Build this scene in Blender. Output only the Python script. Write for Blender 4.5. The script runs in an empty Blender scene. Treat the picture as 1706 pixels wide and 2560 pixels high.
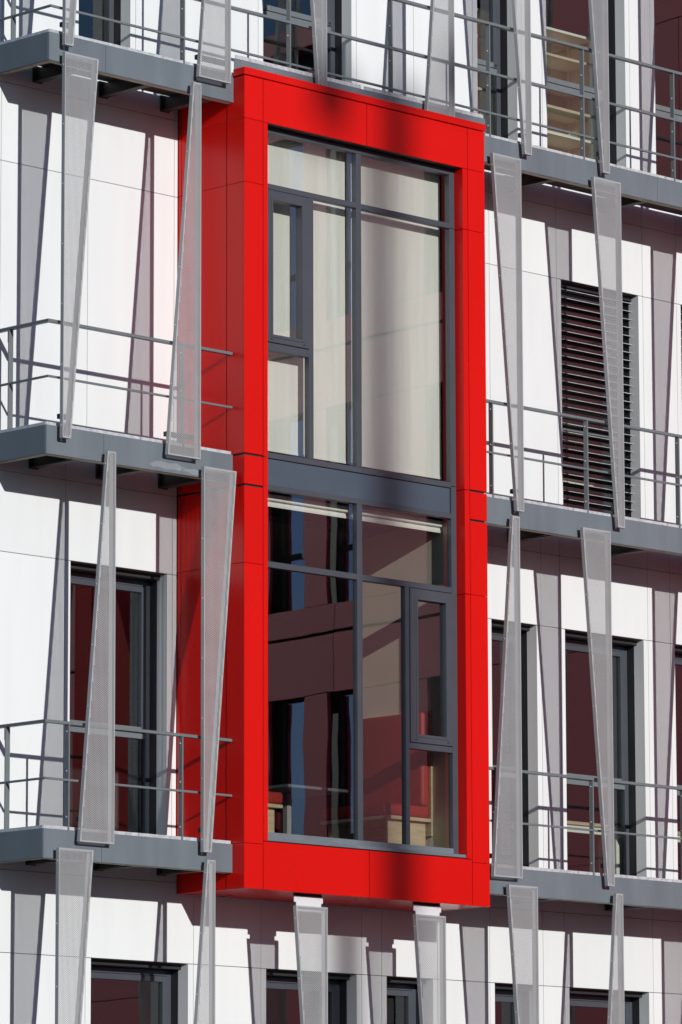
import bpy, bmesh, math, random
from mathutils import Vector, Matrix
from mathutils.geometry import delaunay_2d_cdt

random.seed(7)
S = bpy.context.scene
COL = S.collection

# ------------------------------------------------------------------ camera
CAM = Vector((-31.714, -34.238, 1.6))
yaw, pitch, roll = math.radians(44.791), math.radians(9.1976), math.radians(-0.1604)
fwd = Vector((math.sin(yaw)*math.cos(pitch), math.cos(yaw)*math.cos(pitch), math.sin(pitch)))
rgt = Vector((math.cos(yaw), -math.sin(yaw), 0))
upv = rgt.cross(fwd)
r2 = math.cos(roll)*rgt + math.sin(roll)*upv
u2 = r2.cross(fwd)
cd = bpy.data.cameras.new('camera')
cam = bpy.data.objects.new('camera', cd)
COL.objects.link(cam)
cam.matrix_world = Matrix(((r2.x, u2.x, -fwd.x, CAM.x), (r2.y, u2.y, -fwd.y, CAM.y),
                           (r2.z, u2.z, -fwd.z, CAM.z), (0, 0, 0, 1)))
cd.sensor_fit = 'HORIZONTAL'
cd.sensor_width = 24.0
cd.lens = 12008.95/1706*24.0
cd.clip_start = 0.5
cd.clip_end = 3000
S.camera = cam

# ------------------------------------------------------------------ sky, sun, exposure
SUN = Vector((0.2250, 1.0, -0.308)).normalized()      # the way the light travels
elev = math.asin(-SUN.z)
w = bpy.data.worlds.new('World'); S.world = w; w.use_nodes = True
nt = w.node_tree; nt.nodes.clear()
sky = nt.nodes.new('ShaderNodeTexSky'); sky.sky_type = 'NISHITA'; sky.sun_disc = False
sky.sun_elevation = elev
sky.sun_rotation = math.atan2(-SUN.x, -SUN.y)
sky.altitude = 800; sky.air_density = 1.0; sky.dust_density = 0.1; sky.ozone_density = 4.0
bg = nt.nodes.new('ShaderNodeBackground'); bg.inputs['Strength'].default_value = 0.068
wo = nt.nodes.new('ShaderNodeOutputWorld')
nt.links.new(sky.outputs[0], bg.inputs['Color']); nt.links.new(bg.outputs[0], wo.inputs['Surface'])
ld = bpy.data.lights.new('sun', 'SUN'); ld.energy = 3.6; ld.angle = math.radians(0.53); ld.color = (1.0, 0.98, 0.95)
sun = bpy.data.objects.new('sun', ld); COL.objects.link(sun)
sun.rotation_euler = SUN.to_track_quat('-Z', 'Y').to_euler()
sun.location = (-20, -60, 40)
S.view_settings.view_transform = 'Standard'; S.view_settings.look = 'None'
S.view_settings.exposure = 0.0; S.view_settings.gamma = 1.0
S.view_settings.use_curve_mapping = False
S.cycles.max_bounces = 10; S.cycles.transparent_max_bounces = 24

# ------------------------------------------------------------------ materials
def newmat(name):
    m = bpy.data.materials.new(name); m.use_nodes = True
    nt = m.node_tree; b = nt.nodes['Principled BSDF']
    return m, nt, b
def mat(name, col, rough=0.5, metal=0.0, spec=0.5, var=0.06, scale=3.0, stretch=(1, 1, 1), bump=0.0, bscale=60, coat=0.0, island=0.0):
    m, nt, b = newmat(name)
    b.inputs['Roughness'].default_value = rough
    b.inputs['Metallic'].default_value = metal
    b.inputs['Specular IOR Level'].default_value = spec
    b.inputs['Coat Weight'].default_value = coat
    b.inputs['Coat Roughness'].default_value = 0.12
    geo = nt.nodes.new('ShaderNodeNewGeometry')
    mp = nt.nodes.new('ShaderNodeMapping'); mp.inputs['Scale'].default_value = stretch
    nt.links.new(geo.outputs['Position'], mp.inputs['Vector'])
    nz = nt.nodes.new('ShaderNodeTexNoise'); nz.inputs['Scale'].default_value = scale; nz.inputs['Detail'].default_value = 5
    nt.links.new(mp.outputs[0], nz.inputs['Vector'])
    mr = nt.nodes.new('ShaderNodeMapRange')
    mr.inputs['From Min'].default_value = 0.3; mr.inputs['From Max'].default_value = 0.7
    mr.inputs['To Min'].default_value = 1-var; mr.inputs['To Max'].default_value = 1+var
    nt.links.new(nz.outputs['Fac'], mr.inputs['Value'])
    val = mr.outputs[0]
    if island:
        oi = nt.nodes.new('ShaderNodeObjectInfo')
        m2 = nt.nodes.new('ShaderNodeMapRange')
        m2.inputs['To Min'].default_value = 1-island; m2.inputs['To Max'].default_value = 1+island*0.5
        nt.links.new(oi.outputs['Random'], m2.inputs['Value'])
        mm = nt.nodes.new('ShaderNodeMath'); mm.operation = 'MULTIPLY'
        nt.links.new(val, mm.inputs[0]); nt.links.new(m2.outputs[0], mm.inputs[1]); val = mm.outputs[0]
    mx = nt.nodes.new('ShaderNodeMix'); mx.data_type = 'RGBA'; mx.blend_type = 'MULTIPLY'
    mx.inputs['Factor'].default_value = 1.0
    mx.inputs['A'].default_value = (*col, 1)
    nt.links.new(val, mx.inputs['B'])
    nt.links.new(mx.outputs['Result'], b.inputs['Base Color'])
    mr2 = nt.nodes.new('ShaderNodeMapRange')
    mr2.inputs['To Min'].default_value = max(0.02, rough-0.08); mr2.inputs['To Max'].default_value = min(1, rough+0.08)
    nt.links.new(nz.outputs['Fac'], mr2.inputs['Value']); nt.links.new(mr2.outputs[0], b.inputs['Roughness'])
    if bump:
        n2 = nt.nodes.new('ShaderNodeTexNoise'); n2.inputs['Scale'].default_value = bscale; n2.inputs['Detail'].default_value = 3
        nt.links.new(geo.outputs['Position'], n2.inputs['Vector'])
        bp = nt.nodes.new('ShaderNodeBump'); bp.inputs['Strength'].default_value = bump; bp.inputs['Distance'].default_value = 0.01
        nt.links.new(n2.outputs['Fac'], bp.inputs['Height']); nt.links.new(bp.outputs[0], b.inputs['Normal'])
    return m
def glassmat(name, ior, tint, wave=0.0006):
    m = bpy.data.materials.new(name); m.use_nodes = True
    nt = m.node_tree; nt.nodes.clear()
    out = nt.nodes.new('ShaderNodeOutputMaterial')
    tr = nt.nodes.new('ShaderNodeBsdfTransparent'); tr.inputs['Color'].default_value = (*tint, 1)
    gl = nt.nodes.new('ShaderNodeBsdfGlossy'); gl.inputs['Roughness'].default_value = 0.0
    gl.inputs['Color'].default_value = (0.95, 0.97, 1.0, 1)
    # Schlick reflectance per pane face, the same from both sides
    g0 = nt.nodes.new('ShaderNodeNewGeometry')
    dt = nt.nodes.new('ShaderNodeVectorMath'); dt.operation = 'DOT_PRODUCT'
    nt.links.new(g0.outputs['Normal'], dt.inputs[0]); nt.links.new(g0.outputs['Incoming'], dt.inputs[1])
    def mth(op, x, y):
        n = nt.nodes.new('ShaderNodeMath'); n.operation = op
        for i, q in enumerate((x, y)):
            if q is None: continue
            if isinstance(q, (int, float)): n.inputs[i].default_value = q
            else: nt.links.new(q, n.inputs[i])
        return n.outputs[0]
    c5 = mth('POWER', mth('SUBTRACT', 1.0, mth('ABSOLUTE', dt.outputs['Value'], None)), 5.0)
    refl = mth('ADD', ior, mth('MULTIPLY', c5, 1.0-ior))
    mx = nt.nodes.new('ShaderNodeMixShader')
    geo = nt.nodes.new('ShaderNodeNewGeometry')
    nz = nt.nodes.new('ShaderNodeTexNoise'); nz.inputs['Scale'].default_value = 1.3; nz.inputs['Detail'].default_value = 1.5
    nt.links.new(geo.outputs['Position'], nz.inputs['Vector'])
    bp = nt.nodes.new('ShaderNodeBump'); bp.inputs['Strength'].default_value = 1.0; bp.inputs['Distance'].default_value = wave
    nt.links.new(nz.outputs['Fac'], bp.inputs['Height'])
    nt.links.new(bp.outputs[0], gl.inputs['Normal'])
    nt.links.new(refl, mx.inputs[0]); nt.links.new(tr.outputs[0], mx.inputs[1]); nt.links.new(gl.outputs[0], mx.inputs[2])
    nt.links.new(mx.outputs[0], out.inputs['Surface'])
    return m

M = {}
M['white'] = mat('white_panel', (0.775, 0.80, 0.795), 0.34, var=0.025, scale=1.6, stretch=(3, 3, 0.35), island=0.03, spec=0.5)
M['red'] = mat('red_lacquer', (0.66, 0.006, 0.003), 0.27, var=0.035, scale=0.7, stretch=(1, 1, 0.6), spec=0.29, island=0.06, bump=0.05, bscale=2.5)
M['fascia'] = mat('blue_grey_paint', (0.15, 0.176, 0.198), 0.34, var=0.10, scale=3.0, stretch=(1.6, 1, 0.35), bump=0.03, bscale=180)
def smear(m, cx, cz, rx, rz):
    nt = m.node_tree; b = nt.nodes['Principled BSDF']
    geo = nt.nodes.new('ShaderNodeNewGeometry'); sp = nt.nodes.new('ShaderNodeSeparateXYZ')
    nt.links.new(geo.outputs['Position'], sp.inputs[0])
    def mth(op, x, y=None):
        n = nt.nodes.new('ShaderNodeMath'); n.operation = op
        for i, q in enumerate((x, y)):
            if q is None: continue
            if isinstance(q, (int, float)): n.inputs[i].default_value = q
            else: nt.links.new(q, n.inputs[i])
        return n.outputs[0]
    dx = mth('DIVIDE', mth('SUBTRACT', sp.outputs['X'], cx), rx); dz = mth('DIVIDE', mth('SUBTRACT', sp.outputs['Z'], cz), rz)
    r = mth('ADD', mth('MULTIPLY', dx, dx), mth('MULTIPLY', dz, dz))
    nz = nt.nodes.new('ShaderNodeTexNoise'); nz.inputs['Scale'].default_value = 9; nz.inputs['Detail'].default_value = 4
    nt.links.new(geo.outputs['Position'], nz.inputs['Vector'])
    v = mth('SUBTRACT', mth('ADD', 1.0, mth('MULTIPLY', mth('SUBTRACT', nz.outputs['Fac'], 0.5), 2.4)), r)
    fac = nt.nodes.new('ShaderNodeMapRange'); fac.inputs['From Min'].default_value = 0; fac.inputs['From Max'].default_value = 0.35
    fac.inputs['To Max'].default_value = 0.30
    nt.links.new(v, fac.inputs['Value'])
    src = b.inputs['Base Color'].links[0].from_socket
    mx = nt.nodes.new('ShaderNodeMix'); mx.data_type = 'RGBA'
    nt.links.new(fac.outputs[0], mx.inputs['Factor']); nt.links.new(src, mx.inputs['A']); mx.inputs['B'].default_value = (0.45, 0.47, 0.48, 1)
    nt.links.new(mx.outputs['Result'], b.inputs['Base Color'])
smear(M['fascia'], -0.86, 9.415, 0.26, 0.035)
smear(M['fascia'], -0.45, 9.40, 0.30, 0.028)
M['rail'] = mat('rail_paint', (0.15, 0.17, 0.18), 0.4, var=0.06, scale=9)
M['frame'] = mat('frame_paint', (0.064, 0.071, 0.086), 0.33, var=0.05, scale=4)
M['spandrel'] = mat('spandrel_panel', (0.07, 0.092, 0.12), 0.12, var=0.05, scale=3)
M['dark'] = mat('dark_metal', (0.022, 0.024, 0.028), 0.5, var=0.1)
M['steel'] = mat('bracket_steel', (0.06, 0.055, 0.05), 0.55, var=0.15)
M['flangep'] = mat('flange_primer', (0.42, 0.37, 0.28), 0.6, var=0.25, scale=8)
M['alu'] = mat('fin_aluminium', (0.385, 0.39, 0.395), 0.36, metal=0.0, var=0.05, scale=5, spec=0.6)
M['flange'] = mat('fin_edge_aluminium', (0.37, 0.375, 0.385), 0.35, var=0.05, scale=5)
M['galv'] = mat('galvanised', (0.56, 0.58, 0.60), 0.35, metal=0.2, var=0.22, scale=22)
M['plate'] = mat('white_plate', (0.66, 0.66, 0.68), 0.45, var=0.03)
M['bolt'] = mat('bolt_steel', (0.75, 0.75, 0.75), 0.3, metal=0.3)
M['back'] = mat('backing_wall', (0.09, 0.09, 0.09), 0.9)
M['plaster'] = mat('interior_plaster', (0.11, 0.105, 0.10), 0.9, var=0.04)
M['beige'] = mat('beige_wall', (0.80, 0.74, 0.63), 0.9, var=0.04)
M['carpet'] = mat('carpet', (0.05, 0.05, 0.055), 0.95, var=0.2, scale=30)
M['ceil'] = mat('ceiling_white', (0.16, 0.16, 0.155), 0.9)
M['blind'] = mat('cream_blind', (0.90, 0.90, 0.865), 0.85, var=0.06, scale=2.0, stretch=(6, 6, 0.3))
M['slat'] = mat('slat_black', (0.016, 0.016, 0.017), 0.2, spec=0.9)
M['uphol'] = mat('red_upholstery', (0.33, 0.025, 0.018), 0.55, var=0.15, scale=20, bump=0.15, bscale=250)
M['uphol2'] = mat('dark_red_upholstery', (0.20, 0.018, 0.022), 0.7, var=0.15, scale=20, bump=0.15, bscale=250)
M['wood'] = mat('pale_wood', (0.54, 0.45, 0.29), 0.5, var=0.15, scale=3, stretch=(2, 2, 18))
M['shelfw'] = mat('shelf_white', (0.82, 0.84, 0.74), 0.5)
M['shelfg'] = mat('shelf_board', (0.60, 0.52, 0.38), 0.6)
M['maroon'] = mat('maroon_cladding', (0.54, 0.058, 0.095), 0.5, spec=0.2, var=0.08, scale=1.0, island=0.12)
M['wglass'] = mat('wing_glass', (0.74, 0.74, 0.98), 0.02, metal=1.0, var=0.0)
M['ground'] = mat('paving', (0.058, 0.060, 0.064), 0.9, var=0.15, scale=0.6)
M['mast'] = mat('mast_steel', (0.35, 0.36, 0.37), 0.5)
M['glass'] = glassmat('window_glass', 0.10, (0.90, 0.92, 0.905))
M['glass2'] = glassmat('bay_glass', 0.10, (0.905, 0.91, 0.89))

# ------------------------------------------------------------------ helpers
CACHE = {}
def link(name, me, m, parent=None, loc=(0, 0, 0)):
    o = bpy.data.objects.new(name, me); COL.objects.link(o)
    if m is not None and len(me.materials) == 0: me.materials.append(m)
    o.location = loc
    if parent is not None: o.parent = parent
    return o
def box_mesh(dx, dy, dz, ch, m):
    key = (round(dx, 4), round(dy, 4), round(dz, 4), ch, m.name)
    if key in CACHE: return CACHE[key]
    me = bpy.data.meshes.new('box')
    bm = bmesh.new()
    bmesh.ops.create_cube(bm, size=1.0)
    for v in bm.verts: v.co = Vector((v.co.x*dx, v.co.y*dy, v.co.z*dz))
    c = min(ch, dx*0.3, dy*0.3, dz*0.3)
    if c > 0.0004: bmesh.ops.bevel(bm, geom=bm.edges[:], offset=c, segments=1, affect='EDGES')
    bm.to_mesh(me); bm.free()
    me.materials.append(m)
    CACHE[key] = me
    return me
def box(name, x0, x1, y0, y1, z0, z1, m, parent=None, ch=0.0):
    x0, x1 = sorted((x0, x1)); y0, y1 = sorted((y0, y1)); z0, z1 = sorted((z0, z1))
    me = box_mesh(x1-x0, y1-y0, z1-z0, ch, m)
    return link(name, me, None, parent, ((x0+x1)/2, (y0+y1)/2, (z0+z1)/2))
def boxes(name, rects, m, parent=None):
    vs, fs = [], []
    for (x0, x1, y0, y1, z0, z1) in rects:
        b = len(vs)
        vs += [(x0,y0,z0),(x1,y0,z0),(x1,y1,z0),(x0,y1,z0),(x0,y0,z1),(x1,y0,z1),(x1,y1,z1),(x0,y1,z1)]
        fs += [tuple(b+i for i in f) for f in ((3,2,1,0),(4,5,6,7),(0,1,5,4),(1,2,6,5),(2,3,7,6),(3,0,4,7))]
    me = bpy.data.meshes.new(name); me.from_pydata(vs, [], fs)
    return link(name, me, m, parent)
def prism(name, pts, a0, a1, axis, m, parent=None):
    # polygon pts extruded along an axis; axis 'x': pts are (y,z); 'y': pts are (x,z)
    n = len(pts)
    def P(p, a): return (a, p[0], p[1]) if axis == 'x' else (p[0], a, p[1])
    vs = [P(p, a0) for p in pts] + [P(p, a1) for p in pts]
    fs = [tuple(range(n)), tuple(range(2*n-1, n-1, -1))]
    for i in range(n): fs.append((i, (i+1) % n, n+(i+1) % n, n+i)[::-1])
    me = bpy.data.meshes.new(name); me.from_pydata(vs, [], fs)
    bm = bmesh.new(); bm.from_mesh(me); bmesh.ops.recalc_face_normals(bm, faces=bm.faces); bm.to_mesh(me); bm.free()
    return link(name, me, m, parent)
def thing(name, label, cat, loc=(0, 0, 0), group=None):
    o = bpy.data.objects.new(name, None); COL.objects.link(o); o.location = loc
    o.empty_display_size = 0.2
    o['label'] = label; o['category'] = cat
    if group: o['group'] = group
    return o
def part(name, parent):
    o = bpy.data.objects.new(name, None); COL.objects.link(o); o.parent = parent; o.empty_display_size = 0.1
    return o
def struct(o): o['kind'] = 'structure'; return o

# ------------------------------------------------------------------ levels
ST = 3.8
SLB = [5.552, 9.352, 13.152]                 # underside of each balcony fascia
FL = [z+0.276 for z in SLB]                  # its top = floor level
FLR = [FL[0]-ST, FL[0], FL[1], FL[2]]        # floor of storeys 0..3
TOPZ = FL[2]+ST
WX0, WX1 = -2.372, 10.9
BX0, BX1 = 0.0, 3.42                         # bay
GAP = 0.0028

# ------------------------------------------------------------------ ground
me = bpy.data.meshes.new('ground'); me.from_pydata([(-600,-600,0),(600,-600,0),(600,600,0),(-600,600,0)], [], [(0,1,2,3)])
struct(link('ground', me, M['ground']))

# ------------------------------------------------------------------ facade wall: panels, backing, windows
facade = thing('office_facade', 'white panelled office wall with tall dark windows behind the grey balconies', 'facade')
WINS = {
 0: [(-1.10, 0.165), (1.217, 2.48), (2.909, 3.58), (4.499, 5.167), (5.64, 6.898), (7.72, 8.40)],
 1: [(-1.391, -0.13), (4.491, 5.186), (5.627, 6.884), (7.393, 8.65)],
 2: [(5.62, 6.868), (7.57, 8.83)],
 3: [(-1.33, -0.646), (1.18, 2.449), (4.342, 4.96), (5.426, 6.702), (7.194, 8.45)],
}
EXTRA = {0: [9.6], 1: [9.7], 2: [-2.314, -1.192, -0.047, 4.50, 9.7], 3: [-2.314, 3.37, 9.7]}
HEADS = [SLB[0]-0.825, SLB[1]-0.825, SLB[2]-0.827, SLB[2]+ST-0.825]
JT = 0.072
def panel(x0, x1, z0, z1, yb=0.02):
    if x1-x0 < 0.02 or z1-z0 < 0.02: return
    box('panel', x0+GAP, x1-GAP, 0.0, yb, z0+GAP, z1-GAP, M['white'], facade, 0.002)
backs = []
for s in range(4):
    z0 = FLR[s]; zh = HEADS[s]; zj = zh+0.78; z1 = z0+ST
    js = [WX0, WX1]+EXTRA[s]
    for a, b in WINS[s]: js += [a-JT, b+JT]
    inb = s in (1, 2)
    if inb: js += [BX0, BX1]
    js = sorted(js)
    for a, b in zip(js[:-1], js[1:]):
        if inb and a >= BX0-1e-4 and b <= BX1+1e-4: continue
        wn = [q for q in WINS[s] if abs(q[0]-JT-a) < 1e-3]
        panel(a, b, zh, zj); 
        panel(a, b, zj, z1-0.0 if s < 3 else z1)
        if not wn: panel(a, b, z0, zh)
        else:
            q0, q1 = wn[0]
            panel(a, q0-GAP*0+GAP, z0, zh)
            # jamb panels folded back into the opening
            box('panel', a+GAP, q0, 0.0205, 0.145, z0+GAP, zh-GAP, M['white'], facade)
            box('panel', q1, b-GAP, 0.0, 0.145, z0+GAP, zh-GAP, M['white'], facade, 0.002)
    if s == 0: panel(WX0, WX1, 0.3, FLR[0])
    # backing
    edges = [WX0]
    ops = list(WINS[s])
    if inb: ops.append((BX0+0.15, BX1-0.15))
    for a, b in sorted(ops):
        backs.append((edges[-1], a-0.02, 0.15 if False else 0.148, 0.32, z0, zh)); edges.append(b+0.02)
    backs.append((edges[-1], WX1, 0.148, 0.32, z0, zh))
    e = [WX0]
    if inb:
        backs.append((WX0, BX0+0.15, 0.022, 0.32, zh-0.004, z1)); backs.append((BX1-0.15, WX1, 0.022, 0.32, zh-0.004, z1))
    else: backs.append((WX0, WX1, 0.022, 0.32, zh-0.004, z1))
    # thin sheeting right behind the panels, between the openings
    edges = [WX0]
    for a, b in sorted(WINS[s]+([(BX0, BX1)] if inb else [])):
        backs.append((edges[-1], a-JT-0.004, 0.022, 0.147, z0, zh-0.005)); edges.append(b+JT+0.004)
    backs.append((edges[-1], WX1, 0.022, 0.147, z0, zh-0.005))
backs.append((WX0, WX1, 0.022, 0.32, 0.0, FLR[0]))
for s in range(4):
    for k in range(4): box('panel', WX0, WX0+0.02, 0.0225+k*1.43, 0.0225+(k+1)*1.43-0.008, FLR[s]+0.005 if s else 0.0, FLR[s]+ST-0.005, M['white'], facade)
boxes('backing', backs, M['back'], facade)

def window(s, a, b, slats=False):
    z0 = FLR[s]; zh = HEADS[s]
    wd = part('window', facade)
    y0, y1 = 0.25, 0.31
    fm = M['frame']; t = 0.055
    zb, zt = z0+0.02, zh-0.055
    box('blind_box', a-0.015, b+0.018, 0.10, 0.249, zh-0.05, zh-0.004, M['dark'], wd)
    box('channel', b+0.003, b+0.017, 0.147, 0.249, zb, zt, M['dark'], wd)
    box('channel', a-0.017, a-0.003, 0.147, 0.249, zb, zt, M['dark'], wd)
    # outer frame
    box('frame', a-0.01, a+t, y0, y1, zb, zt, fm, wd, 0.003)
    box('frame', b-t, b+0.01, y0, y1, zb, zt, fm, wd, 0.003)
    box('frame', a+t, b-t, y0+0.001, y1, zt-t, zt, fm, wd, 0.003)
    box('frame', a+t, b-t, y0+0.001, y1, zb, zb+t, fm, wd, 0.003)
    zr = z0+1.085
    box('transom', a+t, b-t, y0-0.004, y1, zr, zr+0.052, M['rail'], wd, 0.003)
    # opening sash above the transom
    sa, sb, sz0, sz1 = a+t+0.004, b-t-0.004, zr+0.056, zt-t-0.004
    k = 0.058
    box('sash', sa, sa+k, y0-0.015, y1-0.01, sz0, sz1, fm, wd, 0.003)
    box('sash', sb-k, sb, y0-0.015, y1-0.01, sz0, sz1, fm, wd, 0.003)
    box('sash', sa+k, sb-k, y0-0.014, y1-0.01, sz0, sz0+k, M['rail'], wd, 0.003)
    box('sash', sa+k, sb-k, y0-0.014, y1-0.01, sz1-k, sz1, fm, wd, 0.003)
    box('handle', sb-0.04, sb-0.02, y0-0.028, y0-0.015, sz0+0.02, sz0+0.035, M['dark'], wd)
    box('pane', sa+k-0.004, sb-k+0.004, y0+0.018, y0+0.022, sz0+k-0.004, sz1-k+0.004, M['glass'], wd)
    box('pane', a+t-0.004, b-t+0.004, y0+0.028, y0+0.032, zb+t-0.004, zr+0.004, M['glass'], wd)
    if slats:
        n = int((zt-zb)/0.0918); w = b-a+0.01
        me = bpy.data.meshes.new('slat')
        # curved louvre: profile in y,z
        pr = [(-0.042, 0.004), (-0.0392, 0.0005), (-0.02, 0.001), (0.0, 0.003), (0.02, 0.002), (0.036, -0.001), (0.042, -0.008)]
        tlt = math.radians(-13)
        vs, fs = [], []
        for xx in (-w/2, w/2):
            for dz in (0.0, 0.0022):
                for (py, pz) in pr:
                    vs.append((xx, py*math.cos(tlt)-pz*math.sin(tlt), py*math.sin(tlt)+pz*math.cos(tlt)+dz))
        N = len(pr)
        for i in range(N-1):
            fs += [(i, i+1, 2*N+i+1, 2*N+i), (N+i, 3*N+i, 3*N+i+1, N+i+1), (i, N+i, N+i+1, i+1), (2*N+i, 2*N+i+1, 3*N+i+1, 3*N+i)]
        fs += [(0, 2*N, 3*N, N), (N-1, 2*N-1, 4*N-1, 3*N-1)]
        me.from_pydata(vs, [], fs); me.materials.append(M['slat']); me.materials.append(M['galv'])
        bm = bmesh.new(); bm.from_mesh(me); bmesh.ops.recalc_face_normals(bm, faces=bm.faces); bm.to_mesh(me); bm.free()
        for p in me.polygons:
            if p.center.y < -0.0385: p.material_index = 1  # pale front lip paints in the glint along each slat edge
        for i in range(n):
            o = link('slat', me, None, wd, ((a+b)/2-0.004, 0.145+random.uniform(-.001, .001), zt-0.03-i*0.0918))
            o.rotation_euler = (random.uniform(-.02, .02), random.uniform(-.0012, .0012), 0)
        for xx in (a+0.06, a+0.18, b-0.18):
            box('cord', xx-0.0012, xx+0.0012, 0.104, 0.107, zb+0.03, zt-0.03, M['slat'], wd)
    return wd
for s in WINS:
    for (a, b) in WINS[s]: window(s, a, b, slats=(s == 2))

# ------------------------------------------------------------------ rooms behind
IX0, IX1, IY = -2.0, 10.6, 5.5
for i, z in enumerate([FLR[0]] + FL + [TOPZ]):
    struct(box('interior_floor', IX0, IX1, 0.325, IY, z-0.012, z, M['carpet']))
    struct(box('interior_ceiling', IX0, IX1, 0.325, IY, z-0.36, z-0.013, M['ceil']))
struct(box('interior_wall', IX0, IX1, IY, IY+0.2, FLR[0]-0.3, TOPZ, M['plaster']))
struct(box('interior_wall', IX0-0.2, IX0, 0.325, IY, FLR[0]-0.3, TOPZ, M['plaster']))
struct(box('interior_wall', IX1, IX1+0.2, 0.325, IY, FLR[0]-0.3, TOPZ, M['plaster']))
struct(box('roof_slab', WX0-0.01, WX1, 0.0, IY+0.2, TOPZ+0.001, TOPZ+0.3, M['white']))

# ------------------------------------------------------------------ red bay window
bay = thing('bay_window', 'tall bright red projecting bay window spanning two storeys', 'bay window')
YB = -0.963; BT = 13.486; BB = 5.397
RED = M['red']
rows = [(BB, 5.832, 0, 1), (5.832, 8.552, 1, 1), (8.552, 9.318, 1, 2), (9.318, 9.622, 2, 2), (9.622, 12.333, 2, 1), (12.333, 12.973, 1, 1), (12.973, 13.404, 1, 0)]
gg = {0: 0.0, 1: 0.0018, 2: 0.011}
def rp(x0, x1, y0, y1, z0, z1): return box('red_panel', x0, x1, y0, y1, z0, z1, RED, bay, 0.002)
for (z0, z1, a, b) in rows:
    za, zb = z0+gg[a], z1-gg[b]
    rp(0.0, 0.249, YB, YB+0.02, za, zb)                         # corner strip, front
    rp(0.0, 0.02, YB+0.0202, -0.711, za, zb)                    # corner strip, side
    rp(0.004, 0.02, -0.701, -0.048, za, zb)                     # wide side panel
    rp(0.004, 0.02, -0.043, -0.001, za, zb)
    rp(3.172, BX1, YB, YB+0.02, za, zb)
    rp(3.40, BX1, YB+0.0202, -0.001, za, zb)
for (z0, z1) in [(5.866, 9.619), (9.625, 12.970)]: rp(0.257, 0.316, YB, -0.80, z0, z1)
for (z0, z1) in [(5.866, 8.549), (8.555, 9.619), (9.625, 12.330), (12.336, 12.970)]: rp(3.093, 3.164, YB, -0.80, z0, z1)
for (x0, x1) in [(0.257, 1.698), (1.706, 3.164)]:
    rp(x0, x1, YB, YB+0.02, 12.973, 13.404)
    rp(x0, x1, YB, YB+0.02, BB, 5.860)
for (x0, x1) in [(0.02, 1.14), (1.148, 2.27), (2.278, 3.398)]: rp(x0, x1, YB+0.022, -0.004, BB+0.003, BB+0.018)   # underside
box('coping', -0.012, BX1+0.012, YB-0.012, -0.81, 13.412, BT, RED, bay, 0.003)
# dark core
boxes('core', [(0.021, 0.252, YB+0.021, -0.002, 5.42, 13.41), (3.17, 3.399, YB+0.021, -0.002, 5.42, 13.41),
               (0.2525, 3.1695, YB+0.021, -0.72, 12.975, 13.41), (0.2525, 3.1695, YB+0.021, -0.70, 5.42, 5.858),
               (0.2525, 3.1695, -0.779, 0.32, 9.34, 9.62), (0.2525, 3.1695, -0.70, 0.32, 13.12, 13.41), (0.2525, 3.1695, -0.70, 0.32, 5.42, 5.80)], M['dark'], bay)
# frame
YF = -0.845; D = 0.07
def fr(name, x0, x1, z0, z1, dy=0.0, m=None): return box(name, x0, x1, YF+dy, YF+D, z0, z1, m or M['frame'], bay, 0.003)
fr('frame', 0.318, 0.390, 5.885, 12.972); fr('frame', 3.018, 3.091, 5.885, 9.66); fr('frame', 3.018, 3.091, 9.664, 12.345); fr('frame', 3.018, 3.091, 12.349, 12.972)
fr('mullion', 1.664, 1.736, 9.702, 12.91); fr('mullion', 1.664, 1.736, 5.970, 9.329)
fr('frame', 0.390, 3.018, 12.91, 12.972, 0.002)
fr('transom', 0.390, 1.664, 12.345, 12.400, 0.002); fr('transom', 1.736, 3.018, 12.345, 12.400, 0.002)
fr('transom', 0.390, 3.018, 9.645, 9.702, 0.002); fr('transom', 0.390, 3.018, 9.329, 9.382, 0.002)
fr('transom', 0.390, 1.664, 8.563, 8.622, 0.002); fr('transom', 1.736, 3.018, 8.563, 8.622, 0.002)
fr('mullion', 0.997, 1.062, 9.702, 12.345, 0.001); fr('mullion', 2.344, 2.399, 5.970, 8.563, 0.001)
fr('transom', 0.390, 0.997, 10.722, 10.80, 0.003); fr('transom', 2.399, 3.018, 6.935, 6.995, 0.003)
box('sill', 0.318, 3.098, YF-0.10, YF+D, 5.872, 5.905, M['fascia'], bay, 0.004)
box('sill', 0.318, 3.091, YF+0.002, YF+D, 5.906, 5.970, M['fascia'], bay, 0.003)
box('spandrel_panel', 0.392, 3.016, YF+0.022, YF+0.05, 9.384, 9.643, M['spandrel'], bay)
def sash(x0, x1, z0, z1, gx0, gx1, gz0, gz1):
    y0, y1 = YF-0.012, YF+D+0.01
    for (a, b, c, d) in ((x0, gx0, z0, z1), (gx1, x1, z0, z1), (gx0, gx1, gz1, z1), (gx0, gx1, z0, gz0)):
        box('sash', a, b, y0, y1, c, d, M['frame'], bay, 0.003)
    # raised inner bead around the glass
    k = 0.03
    for (a, b, c, d) in ((gx0-k, gx0-0.001, gz0-k, gz1+k), (gx1+0.001, gx1+k, gz0-k, gz1+k), (gx0, gx1, gz1+0.001, gz1+k), (gx0, gx1, gz0-k, gz0-0.001)):
        box('bead', a, b, y0-0.006, y0-0.0005, c, d, M['frame'], bay, 0.002)
    box('pane', gx0-0.004, gx1+0.004, YF+0.028, YF+0.032, gz0-0.004, gz1+0.004, M['glass2'], bay)
    for xx in (x0+0.06, x1-0.09): box('drain_slot', xx, xx+0.03, y0-0.003, y0-0.0004, z0+0.025, z0+0.034, M['dark'], bay)
sash(0.394, 0.993, 10.804, 12.337, 0.490, 0.888, 10.885, 12.235)
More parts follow.
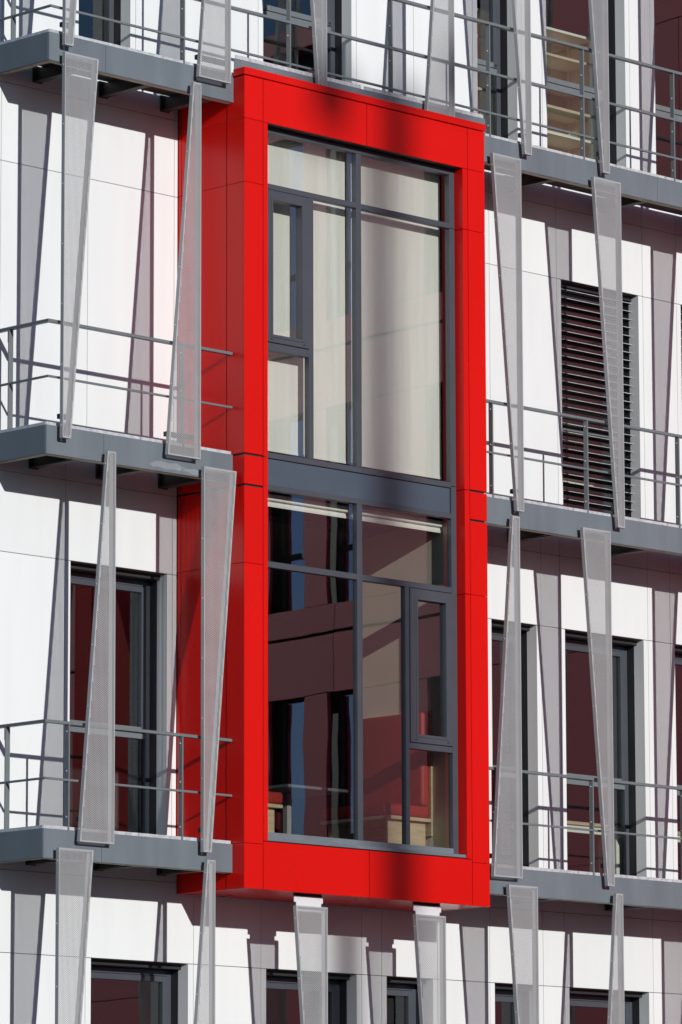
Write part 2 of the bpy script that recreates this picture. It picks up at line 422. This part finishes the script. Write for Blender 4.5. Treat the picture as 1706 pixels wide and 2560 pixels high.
sash(2.403, 3.014, 6.999, 8.555, 2.510, 2.914, 7.085, 8.445)
for (x0, x1, z0, z1) in [(0.39, 1.664, 12.40, 12.91), (1.736, 3.018, 12.40, 12.91), (0.39, 0.997, 9.702, 10.722), (1.062, 1.664, 9.702, 12.345), (1.736, 3.018, 9.702, 12.345),
                         (0.39, 1.664, 8.622, 9.329), (1.736, 3.018, 8.622, 9.329), (0.39, 1.664, 5.97, 8.563), (1.736, 2.344, 5.97, 8.563), (2.399, 3.018, 5.97, 6.935)]:
    box('pane', x0-0.004, x1+0.004, YF+0.033, YF+0.037, z0-0.004, z1+0.004, M['glass2'], bay)
# roller blinds
for (x0, x1) in [(0.34, 1.692), (1.708, 3.07)]:
    for (za, zb) in [(9.762, 13.0), (9.228, 9.31)]:
        box('roller_blind', x0, x1, -0.6555, -0.6535, za, zb, M['blind'], bay)
    for z in (9.762, 9.208): box('hem_bar', x0, x1, -0.662, -0.647, z-0.004, z+0.022, M['blind'], bay)
    box('cassette', x0, x1, -0.69, -0.62, 9.262, 9.326, M['blind'], bay, 0.006)
# inside finish of the bay
box('lining', 3.081, 3.169, -0.77, 0.50, 5.82, 9.30, M['beige'], bay)
box('lining', 0.2525, 0.30, -0.77, 0.50, 5.82, 9.30, M['beige'], bay)
box('lining', 0.31, 3.07, -0.70, 0.32, 5.801, 5.82, M['carpet'], bay)

# ------------------------------------------------------------------ balconies with railings
def balcony(k, x0, x1, label, left_end, right_wall, fascia_x, bracket_x, post_x, rails, end_posts, upstand=None):
    zb = SLB[k]; zt = FL[k]
    b = thing('balcony', label, 'balcony', (0, 0, 0), 'steel access balconies')
    xs = [x0]+fascia_x+[x1]
    for a, c in zip(xs[:-1], xs[1:]):
        box('fascia', a+0.002, c-0.002, -0.802, -0.788, zb, zt, M['fascia'], b, 0.002)
    box('flange', x0+0.016, x1-0.004, -0.787, -0.715, zb-0.0015, zb+0.010, M['flangep'], b)
    box('web', x0+0.016, x1-0.014, -0.787, -0.775, zb+0.011, zt-0.03, M['steel'], b)
    box('deck', x0+0.015, x1-0.004, -0.774, -0.085, zt-0.118, zt-0.079, M['steel'], b)
    if left_end:
        box('fascia', x0, x0+0.014, -0.7875, -0.004, zb, zt, M['fascia'], b, 0.002)
        box('flange', x0+0.016, x0+0.085, -0.714, -0.004, zb-0.0015, zb+0.010, M['flangep'], b)
        box('kick_plate', x0+0.012, x0+0.018, -0.775, -0.004, zt-0.02, zt+0.030, M['galv'], b)
    # galvanised kick plate, in lengths
    n = max(1, int(round((x1-x0)/1.45))); L = (x1-x0-0.02)/n
    for i in range(n):
        box('kick_plate', x0+0.012+i*L+0.004, x0+0.012+(i+1)*L-0.004, -0.786, -0.7755, zt+0.0005, zt+0.032, M['galv'], b)
    for bx in bracket_x:
        br = part('bracket', b)
        prism('arm', [(-0.775, zb+0.05), (-0.775, zt-0.120), (-0.005, zt-0.120), (-0.005, zb+0.03)], bx+0.04, bx+0.052, 'x', M['steel'], br)
        box('flange', bx+0.005, bx+0.09, -0.774, -0.006, zb+0.016, zb+0.0285, M['steel'], br)
        box('end_plate', bx-0.01, bx+0.11, -0.018, -0.003, zb+0.01, zt-0.10, M['steel'], br, 0.002)
    r = part('railing', b)
    for (dz, th, dp) in rails:
        zz = zt+dz
        a = x0+0.018 if left_end else x0+0.006
        box('rail', a, x1-0.004, -0.80, -0.80+dp, zz-th, zz, M['rail'], r, 0.002)
        if left_end:
            box('rail', a, a+dp, -0.80+dp+0.0005, -0.002, zz-th, zz, M['rail'], r, 0.002)
    top = zt+rails[0][0]-rails[0][1]-0.0005
    for px in post_x:
        box('post', px-0.016, px, -0.798, -0.742, zt+0.001, top, M['rail'], r, 0.002)
        for dz in (0.12, 0.55, 0.92):
            if zt+dz < top: box('bolt', px-0.0225, px-0.0165, -0.776, -0.764, zt+dz, zt+dz+0.012, M['bolt'], r)
    for (ex, ey) in end_posts:
        box('post', ex, ex+0.058, ey, ey+0.014, zt+0.001, top, M['rail'], r, 0.002)
        box('brace', ex+0.005, ex+0.050, ey+0.0145, ey+0.0245, top-0.12, top-0.002, M['rail'], r)
    if upstand:
        u0, u1 = upstand
        box('upstand', u0+0.004, u1, -0.812, -0.8025, zt+0.0, 13.602, M['fascia'], b, 0.002)
        for i in range(2):
            ux = u0+0.02+i*(u1-u0)/2
            box('kick_plate', ux, ux+(u1-u0)/2-0.05, -0.811, -0.803, 13.6025, 13.640, M['galv'], b)
    return b
R2 = [(1.017, 0.029, 0.050), (0.478, 0.021, 0.021)]
R3 = [(1.235, 0.030, 0.050), (0.700, 0.026, 0.026), (0.270, 0.022, 0.022)]
PX = [-0.645, 0.80, 2.25, 3.70, 5.15, 6.605, 8.06]
balcony(0, -2.417, -0.001, 'lowest grey steel balcony left of the red bay, thin double rail', True, False, [-1.69], [-1.93, -1.07, -0.25], [-2.09, -0.645], R2, [(-2.40, -0.235)])
balcony(1, -2.417, -0.001, 'middle grey steel balcony left of the red bay, with a whitish smear on its edge', True, False, [-1.69], [-1.93, -1.07, -0.25], [-0.645], R2, [(-2.40, -0.235)])
balcony(2, -2.417, 9.4, 'topmost grey steel balcony running the whole width above the red bay', True, False, [-1.69, 3.45, 6.3], [-1.92, -1.06, -0.24, 4.75, 6.21, 7.67], PX, R3, [(-2.40, -0.235)], upstand=(0.0, 3.60))
balcony(0, 3.421, 9.4, 'lowest grey steel balcony right of the red bay, level with its foot', False, True, [6.9], [4.75, 6.21, 7.67], [3.70, 5.175, 6.605, 8.06], R2, [])
balcony(1, 3.421, 9.4, 'middle grey steel balcony right of the red bay, below the slatted blind', False, True, [6.9], [4.75, 6.21, 7.67], [3.70, 5.15, 6.605, 8.06], R2, [])

# ------------------------------------------------------------------ perforated fins
FH, WW, WN, FD = 3.727, 0.43, 0.105, 0.043
def fin_outline(kind):
    # x range left/right as function of height fraction t (0 bottom .. 1 top)
    if kind == 'WTL': return lambda t: (0.0, WN+(WW-WN)*t)
    if kind == 'WTR': return lambda t: (-(WN+(WW-WN)*t), 0.0)
    if kind == 'WBR': return lambda t: (-(WW+(WN-WW)*t), 0.0)
def fin_sheet(kind):
    f = fin_outline(kind)
    lo, hi = f(0), f(1)
    pts = [(lo[0], 0), (lo[1], 0), (hi[1], FH), (hi[0], FH)]
    vs = [Vector(p) for p in pts]; faces = [[0, 1, 2, 3]]
    px, pz, R = 0.01472, 0.0170, 0.00645
    mg = 0.0105
    hexa = [(R*math.cos(math.radians(60*i)), R*math.sin(math.radians(60*i))) for i in range(6)]
    nx = int(WW/px)+2
    sgn = 1 if kind == 'WTL' else -1
    for i in range(nx):
        x = sgn*(mg+R+i*px)
        z = 0.012+R+(pz/2 if i % 2 else 0)
        while z < FH-0.012-R:
            a, b = f(z/FH)
            if a+mg+R-1e-6 <= x <= b-mg-R+1e-6:
                k = len(vs)
                vs += [Vector((x+h[0], z+h[1])) for h in hexa]
                faces.append([k, k+1, k+2, k+3, k+4, k+5])
            z += pz
    V, E, F, ov, oe, of = delaunay_2d_cdt(vs, [], faces, 1, 1e-6)
    F = [q for q, o in zip(F, of) if list(o) == [0]]
    n = len(V)
    th = 0.0018
    verts = [(p[0], 0.0, p[1]) for p in V] + [(p[0], th, p[1]) for p in V]
    fs = [tuple(q) for q in F]
    cnt = {}
    for q in fs:
        for i in range(len(q)):
            a, b = q[i], q[(i+1) % len(q)]
            cnt[(a, b)] = 1
    out = list(fs) + [tuple(n+i for i in reversed(q)) for q in fs]
    for (a, b) in cnt:
        if (b, a) not in cnt: out.append((b, a, n+a, n+b))
    me = bpy.data.meshes.new('perforated_sheet'); me.from_pydata(verts, [], out)
    # make the front face point to -Y
    me.update()
    if me.polygons[0].normal.y > 0: me.flip_normals()
    me.materials.append(M['alu'])
    return me
def fin_edges(kind):
    f = fin_outline(kind)
    lo, hi = f(0), f(1)
    y0, y1, t, lip = 0.0021, FD, 0.0025, 0.046
    vs, fs = [], []
    def prismq(b, tq, ya, yb):
        # b,tq: (x0,x1) at bottom and top
        k = len(vs)
        for yy in (ya, yb):
            vs.extend([(b[0], yy, 0.0), (b[1], yy, 0.0), (tq[1], yy, FH), (tq[0], yy, FH)])
        fs.extend([(k,k+1,k+2,k+3), (k+7,k+6,k+5,k+4), (k,k+4,k+5,k+1), (k+1,k+5,k+6,k+2), (k+2,k+6,k+7,k+3), (k+3,k+7,k+4,k)])
    prismq((lo[0], lo[0]+t), (hi[0], hi[0]+t), y0, y1)
    prismq((lo[1]-t, lo[1]), (hi[1]-t, hi[1]), y0, y1)
    prismq((lo[0]+t, lo[0]+lip), (hi[0]+t, hi[0]+lip), y1-t, y1)
    prismq((lo[1]-lip, lo[1]-t), (hi[1]-lip, hi[1]-t), y1-t, y1)
    def bx(x0, x1, ya, yb, z0, z1):
        k = len(vs)
        vs.extend([(x0,ya,z0),(x1,ya,z0),(x1,yb,z0),(x0,yb,z0),(x0,ya,z1),(x1,ya,z1),(x1,yb,z1),(x0,yb,z1)])
        fs.extend([tuple(k+i for i in q) for q in ((3,2,1,0),(4,5,6,7),(0,1,5,4),(1,2,6,5),(2,3,7,6),(3,0,4,7))])
    bx(lo[0]+t+.0003, lo[1]-t-.0003, y0, y1-t-.0003, 0.0, t); bx(hi[0]+t+.0003, hi[1]-t-.0003, y0, y1-t-.0003, FH-t, FH)
    me = bpy.data.meshes.new('edge_frame'); me.from_pydata(vs, [], fs); me.update()
    bm = bmesh.new(); bm.from_mesh(me); bmesh.ops.recalc_face_normals(bm, faces=bm.faces); bm.to_mesh(me); bm.free()
    me.materials.append(M['flange'])
    return me
def bolt_mesh():
    me = bpy.data.meshes.new('bolt'); bm = bmesh.new()
    bmesh.ops.create_cone(bm, cap_ends=True, segments=8, radius1=0.0065, radius2=0.0045, depth=0.006)
    bmesh.ops.rotate(bm, verts=bm.verts, cent=(0, 0, 0), matrix=Matrix.Rotation(-math.pi/2, 3, 'Y'))
    bm.to_mesh(me); bm.free(); me.materials.append(M['bolt']); return me
SHEET = {k: fin_sheet(k) for k in ('WTL', 'WTR', 'WBR')}
EDGE = {k: fin_edges(k) for k in ('WTL', 'WTR', 'WBR')}
BOLT = bolt_mesh()
YFIN = -0.898
def fin(kind, x, ztop, label, hang=False):
    o = thing('sunshade_fin', label, 'sunshade fin', (x, YFIN, ztop-FH), 'perforated metal sunshade fins')
    link('perforated_sheet', SHEET[kind], None, o)
    link('edge_frame', EDGE[kind], None, o)
    f = fin_outline(kind)
    for i in range(7):
        z = 0.12+i*0.581
        link('bolt', BOLT, None, o, (f(z/FH)[0]-0.003, FD*0.55, z))
    a, b = f(0.055)
    if not hang or True:
        box('mounting_bracket', a+0.01, b-0.01, FD+0.0005, 0.0955, 0.19, 0.235, M['dark'], o)
    if hang:
        a, b = f(1.0)
        prism('hanger_plate', [(a+0.045, FH-0.05), (b-0.045, FH-0.05), (b-0.045, FH+0.038), (b-0.022, FH+0.038), (b-0.022, FH+0.098), (a+0.016, FH+0.098), (a+0.016, FH+0.038), (a+0.045, FH+0.038)], FD+0.001, FD+0.007, 'y', M['plate'], o)
        box('mounting_bracket', a+0.03, b-0.03, FD+0.008, FD+0.03, FH+0.05, FH+0.1225, M['dark'], o)
        for xx in (a+0.075, b-0.075): box('bolt', xx-0.008, xx+0.008, FD-0.006, FD+0.0005, FH+0.075, FH+0.09, M['bolt'], o)
    else:
        a, b = f(0.97)
        box('mounting_bracket', a+0.012, b-0.012, FD+0.0005, 0.0955, FH-0.10, FH-0.05, M['dark'], o)
    return o
Z4, Z3, Z2, Z1 = 13.303+FH, 13.233, 9.446, 5.647
fin('WTL', -2.297, Z4, 'narrow lower end of a fin above the corner of the topmost balcony, far left')
fin('WBR', -0.124, Z4, 'wide foot of a fin on the topmost balcony, just left of the red bay roof')
fin('WTR', 1.207, Z4, 'fin narrowing downward behind the left half of the red bay roof')
fin('WBR', 3.054, Z4, 'fin with wide foot behind the right half of the red bay roof')
fin('WTR', 4.213, Z4, 'topmost fin with a narrow foot, first right of the red bay roof')
fin('WTR', 5.430, Z4, 'topmost fin with a narrow foot, second right of the red bay roof')
fin('WTL', 6.730, Z4, 'topmost fin beyond the right picture edge, seen by its shadow')
fin('WTL', -2.296, Z3, 'leftmost upper fin, wide at the top and narrowing down to the middle balcony')
fin('WBR', -0.521, Z3, 'upper fin beside the red bay, narrow at the top and wide at its foot')
fin('WTR', 4.046, Z3, 'upper fin directly right of the red bay, narrowing downward to the middle balcony')
fin('WTR', 5.600, Z3, 'upper fin hanging in front of the window with the black slatted blind')
fin('WTL', 6.885, Z3, 'upper fin beyond the right picture edge, seen by its shadow')
fin('WBR', -1.619, Z2, 'lower fin widening downward in front of the tall window left of the bay')
fin('WTL', -0.473, Z2, 'lower fin wide at its top, narrowing down beside the red bay side wall')
fin('WBR', 3.977, Z2, 'lower fin directly right of the red bay, wide at its foot')
fin('WTR', 5.371, Z2, 'lower right fin narrowing downward in front of a tall window')
fin('WTL', 6.835, Z2, 'lower fin beyond the right picture edge, seen by its shadow')
fin('WTL', -2.307, Z1, 'bottom left fin, wide top below the lowest left balcony')
fin('WBR', -0.318, Z1, 'bottom fin with narrow top below the lowest left balcony, next to the bay')
fin('WTR', 1.185, 5.276, 'fin hung from a white plate under the red bay, left of the two', True)
fin('WTR', 2.844, 5.277, 'fin hung from a white plate under the red bay, right of the two', True)
fin('WTR', 4.199, Z1, 'bottom fin with wide top below the lowest right balcony')
fin('WBR', 5.499, Z1, 'bottom right fin with narrow top below the lowest right balcony')
fin('WTL', 6.910, Z1, 'bottom fin beyond the right picture edge, seen by its shadow')

# ------------------------------------------------------------------ furniture
def rounded(name, x0, x1, y0, y1, z0, z1, m, parent, r=0.04):
    me = bpy.data.meshes.new(name); bm = bmesh.new(); bmesh.ops.create_cube(bm, size=1)
    for v in bm.verts: v.co = Vector((v.co.x*(x1-x0), v.co.y*(y1-y0), v.co.z*(z1-z0)))
    bmesh.ops.bevel(bm, geom=bm.edges[:], offset=r, segments=4, affect='EDGES', profile=0.5)
    for f in bm.faces: f.smooth = True
    bm.to_mesh(me); bm.free()
    return link(name, me, m, parent, ((x0+x1)/2, (y0+y1)/2, (z0+z1)/2))
F0 = 5.821
def bench(xw, d, label):
    # xw: wall side x, d: direction of the seat (+1 to the right, -1 to the left)
    b = thing('bench', label, 'bench', (xw, 0, F0), 'high-backed benches in the bay')
    X = lambda a: d*a
    y0, y1 = -0.50, 0.46
    box('backboard', X(0.0), X(0.022), y0, y1, 0.30, 1.58, M['wood'], b, 0.003)
    box('seat_board', X(0.0225), X(0.66), y0, y1, 0.44, 0.475, M['wood'], b, 0.003)
    rounded('seat_cushion', min(X(0.024), X(0.68)), max(X(0.024), X(0.68)), y0+0.005, y1-0.005, 0.476, 0.60, M['uphol'], b, 0.035)
    rounded('back_cushion', min(X(0.024), X(0.15)), max(X(0.024), X(0.15)), y0+0.005, y1-0.005, 0.60, 1.56, M['uphol'], b, 0.035)
    box('leg_panel', X(0.05), X(0.60), y0+0.06, y0+0.085, 0.0, 0.4395, M['wood'], b)
    box('leg_panel', X(0.05), X(0.60), y1-0.085, y1-0.06, 0.0, 0.4395, M['wood'], b)
    return b
bench(3.078, -1, 'red upholstered bench with pale wood frame against the right side of the bay')
bench(0.305, 1, 'red upholstered bench with pale wood base at the left side of the bay')
t = thing('cafe_table', 'small pale table standing between the two red benches', 'table', (1.75, 0.25, F0))
box('tabletop', -0.42, 0.42, -0.45, 0.45, 0.70, 0.73, M['fascia'], t, 0.004)
box('column', -0.03, 0.03, -0.03, 0.03, 0.02, 0.70, M['mast'], t); box('foot', -0.25, 0.25, -0.25, 0.25, 0, 0.02, M['mast'], t)
def armchair(x, y, rz, label):
    c = thing('armchair', label, 'armchair', (x, y, FL[0]), 'dark red armchairs in the lounge'); c.rotation_euler = (0, 0, rz)
    rounded('seat', -0.30, 0.30, -0.30, 0.30, 0.25, 0.46, M['uphol2'], c, 0.05)
    rounded('backrest', -0.32, 0.32, 0.22, 0.36, 0.30, 0.88, M['uphol2'], c, 0.05)
    for sx in (-0.36, 0.28): rounded('armrest', sx, sx+0.09, -0.28, 0.28, 0.28, 0.62, M['uphol2'], c, 0.03)
    for sx in (-0.26, 0.22):
        for sy in (-0.26, 0.22): box('leg', sx, sx+0.04, sy, sy+0.04, 0, 0.25, M['mast'], c)
    return c
armchair(2.1, 1.25, 0.4, 'dark red armchair in the shade behind the middle of the bay glass')
armchair(2.55, 2.3, -0.3, 'dark red armchair deeper in the lounge behind the bay')
def desk(x, y, z, L, label):
    d = thing('desk', label, 'desk', (x, y, z), 'office desks behind the windows')
    box('tabletop', 0, L, 0, 0.75, 0.70, 0.735, M['wood'], d, 0.003)
    box('apron', 0.03, L-0.03, 0.03, 0.06, 0.62, 0.6995, M['shelfw'], d)
    for (lx, ly) in ((0.02, 0.02), (L-0.07, 0.02), (0.02, 0.68), (L-0.07, 0.68)): box('leg', lx, lx+0.05, ly, ly+0.05, 0.0, 0.6995, M['shelfw'], d)
    return d
desk(6.15, 0.55, FL[0], 1.4, 'desk with white legs behind the tall window right of the bay')
desk(7.75, 0.55, FL[0], 1.4, 'desk with white legs at the right picture edge')
desk(6.0, 0.7, FL[1], 1.2, 'desk behind the black slatted blind')
def shelf(x, y, z, L, h, label, n=7):
    s = thing('shelving_unit', label, 'shelf', (x, y, z), 'shelving units in the top storey')
    for lx in (0, L-0.04):
        for ly in (0, 0.36): box('post', lx, lx+0.04, ly, ly+0.04, 0, h, M['shelfw'], s)
    box('side_panel', L-0.03, L-0.012, 0.041, 0.359, 0.05, h-0.02, M['shelfg'], s)
    box('back_panel', 0.041, L-0.041, 0.385, 0.397, 0.05, h-0.02, M['shelfg'], s)
    for i in range(n):
        zz = 0.08+i*(h-0.1)/(n-1)
        box('shelf_board', 0.0, L, -0.004, 0.404, zz, zz+0.028, M['shelfw'] if i % 2 == 0 else M['shelfg'], s)
    return s
shelf(5.62, 0.52, FL[2], 1.16, 1.86, 'pale metal shelving behind the wide top window, second right of the bay roof')
shelf(4.50, 0.52, FL[2], 0.72, 1.86, 'pale metal shelving behind the narrow top window, right of the bay roof')
shelf(5.95, 0.9, FL[1], 0.55, 0.75, 'low pale shelf behind the black slatted blind', 4)

# ------------------------------------------------------------------ opposite wing, seen in the panes
wing = thing('maroon_wing', 'maroon clad office wing across the court, mirrored in the window panes', 'building', (11.0, 0.0, 0.0))
wing.rotation_euler = (0, 0, math.atan2(-0.996, 0.094))
# local x runs along the facade away from the white wall, local -y... facade plane at local y = 0, body on +y
LW = 46.0
G = [2.5, 6.3, 10.1, 13.9, 17.7]
wsp = []
x = 7.6; i = 0
while x < LW-2.5:
    wd = [0.72, 0.95, 0.72, 0.72, 1.1][i % 5]; wsp.append((x, x+wd)); x += wd+[0.55, 1.3, 0.5, 2.2, 1.0][i % 5]; i += 1
wb = []
for j in range(len(G)-1):
    zs, zh = G[j]+0.38, G[j+1]-0.80
    # piers between windows, cladding above
    for k in range(3): box('panel', 0.3+k*2.35+0.006, 0.3+(k+1)*2.35-0.006, 0.0, 0.05, zs, zh-0.006, M['maroon'], wing)
    e = 7.35
    for (a, b) in wsp:
        box('panel', e+0.012, a-0.006, 0.0, 0.05, zs, zh-0.006, M['maroon'], wing); e = b
        w_ = part('window', wing)
        box('frame', a+0.0, a+0.06, 0.16, 0.22, zs, zh, M['dark'], w_); box('frame', b-0.06, b, 0.16, 0.22, zs, zh, M['dark'], w_)
        box('frame', a+0.06, b-0.06, 0.16, 0.22, zs+0.7, zs+0.77, M['dark'], w_)
        box('pane', a+0.05, b-0.05, 0.19, 0.2, zs, zh, M['wglass'], w_)
    box('panel', e+0.012, LW, 0.0, 0.05, zs, zh-0.006, M['maroon'], wing)
    for (pa, pb) in [(0.3+k*5.7, 0.3+(k+1)*5.7) for k in range(8)]:
        box('panel', pa+0.006, pb-0.006, 0.0, 0.05, zh+0.006, G[j+1]-0.022, M['maroon'], wing)
        box('panel', pa+0.006, pb-0.006, 0.0, 0.05, G[j]+0.022 if j else 0.1, zs-0.006, M['maroon'], wing)
box('core', 0.3, LW, 0.25, 9.0, 0.0, G[-1]+0.3, M['dark'], wing)
box('parapet', 0.28, LW+0.02, -0.05, 0.3, G[-1]+0.301, G[-1]+0.6, M['maroon'], wing)

# ------------------------------------------------------------------ floodlight mast whose blurred shadow falls on the bay
mast = thing('floodlight_mast', 'tall steel floodlight mast standing in the court outside the picture', 'mast', (2.12-0.225*62, -63.0, 0))
me = bpy.data.meshes.new('pole'); bm = bmesh.new()
bmesh.ops.create_cone(bm, cap_ends=True, segments=20, radius1=0.30, radius2=0.20, depth=33.4)
bm.to_mesh(me); bm.free(); link('pole', me, M['mast'], mast, (0, 0, 16.7))
box('cross_arm', -1.15, 1.15, -0.06, 0.06, 32.75, 32.87, M['mast'], mast)
box('floodlight', -1.15, -0.72, -0.2, 0.2, 32.2, 32.748, M['mast'], mast, 0.05)
box('floodlight', 0.72, 1.15, -0.2, 0.2, 32.872, 33.4, M['mast'], mast, 0.05)
box('base_plate', -0.5, 0.5, -0.5, 0.5, 0, 0.05, M['mast'], mast)

# ------------------------------------------------------------------ unseen buildings added behind the camera to block low sky glow
M['brick'] = mat('dark_brick', (0.16, 0.10, 0.075), 0.85, var=0.15, scale=2.0)
M['render'] = mat('grey_render', (0.20, 0.19, 0.18), 0.9, var=0.08, scale=0.5)
def sky_blocker(x0, x1, y, h, m, label):
    b = thing('sky_blocker', label, 'building', (x0, y, 0), 'added buildings blocking the low sky')
    L = x1-x0
    box('wall', 0, L, -14, 0, 0, h, m, b)
    box('roof', -0.2, L+0.2, -14.2, 0.2, h+0.001, h+0.35, M['dark'], b)
    n = int(L/3.4); fl = int((h-1.5)/3.5)
    for i in range(n):
        for j in range(fl):
            w_ = part('window', b); xx = 1.0+i*3.4; zz = 1.3+j*3.5
            box('frame', xx-0.08, xx+1.68, 0.002, 0.06, zz-0.08, zz+1.98, M['rail'], w_)
            box('pane', xx, xx+1.6, 0.061, 0.066, zz, zz+1.9, M['wglass'], w_)
sky_blocker(-34, -14, -66, 10.5, M['brick'], 'dark brick building added unseen behind the viewer to block low sky')
sky_blocker(-13, 34, -66, 18.5, M['render'], 'grey rendered building added unseen behind the viewer to block low sky')
sky_blocker(-80, -36, -70, 7.5, M['render'], 'lower grey building added unseen at the far left to block low sky')
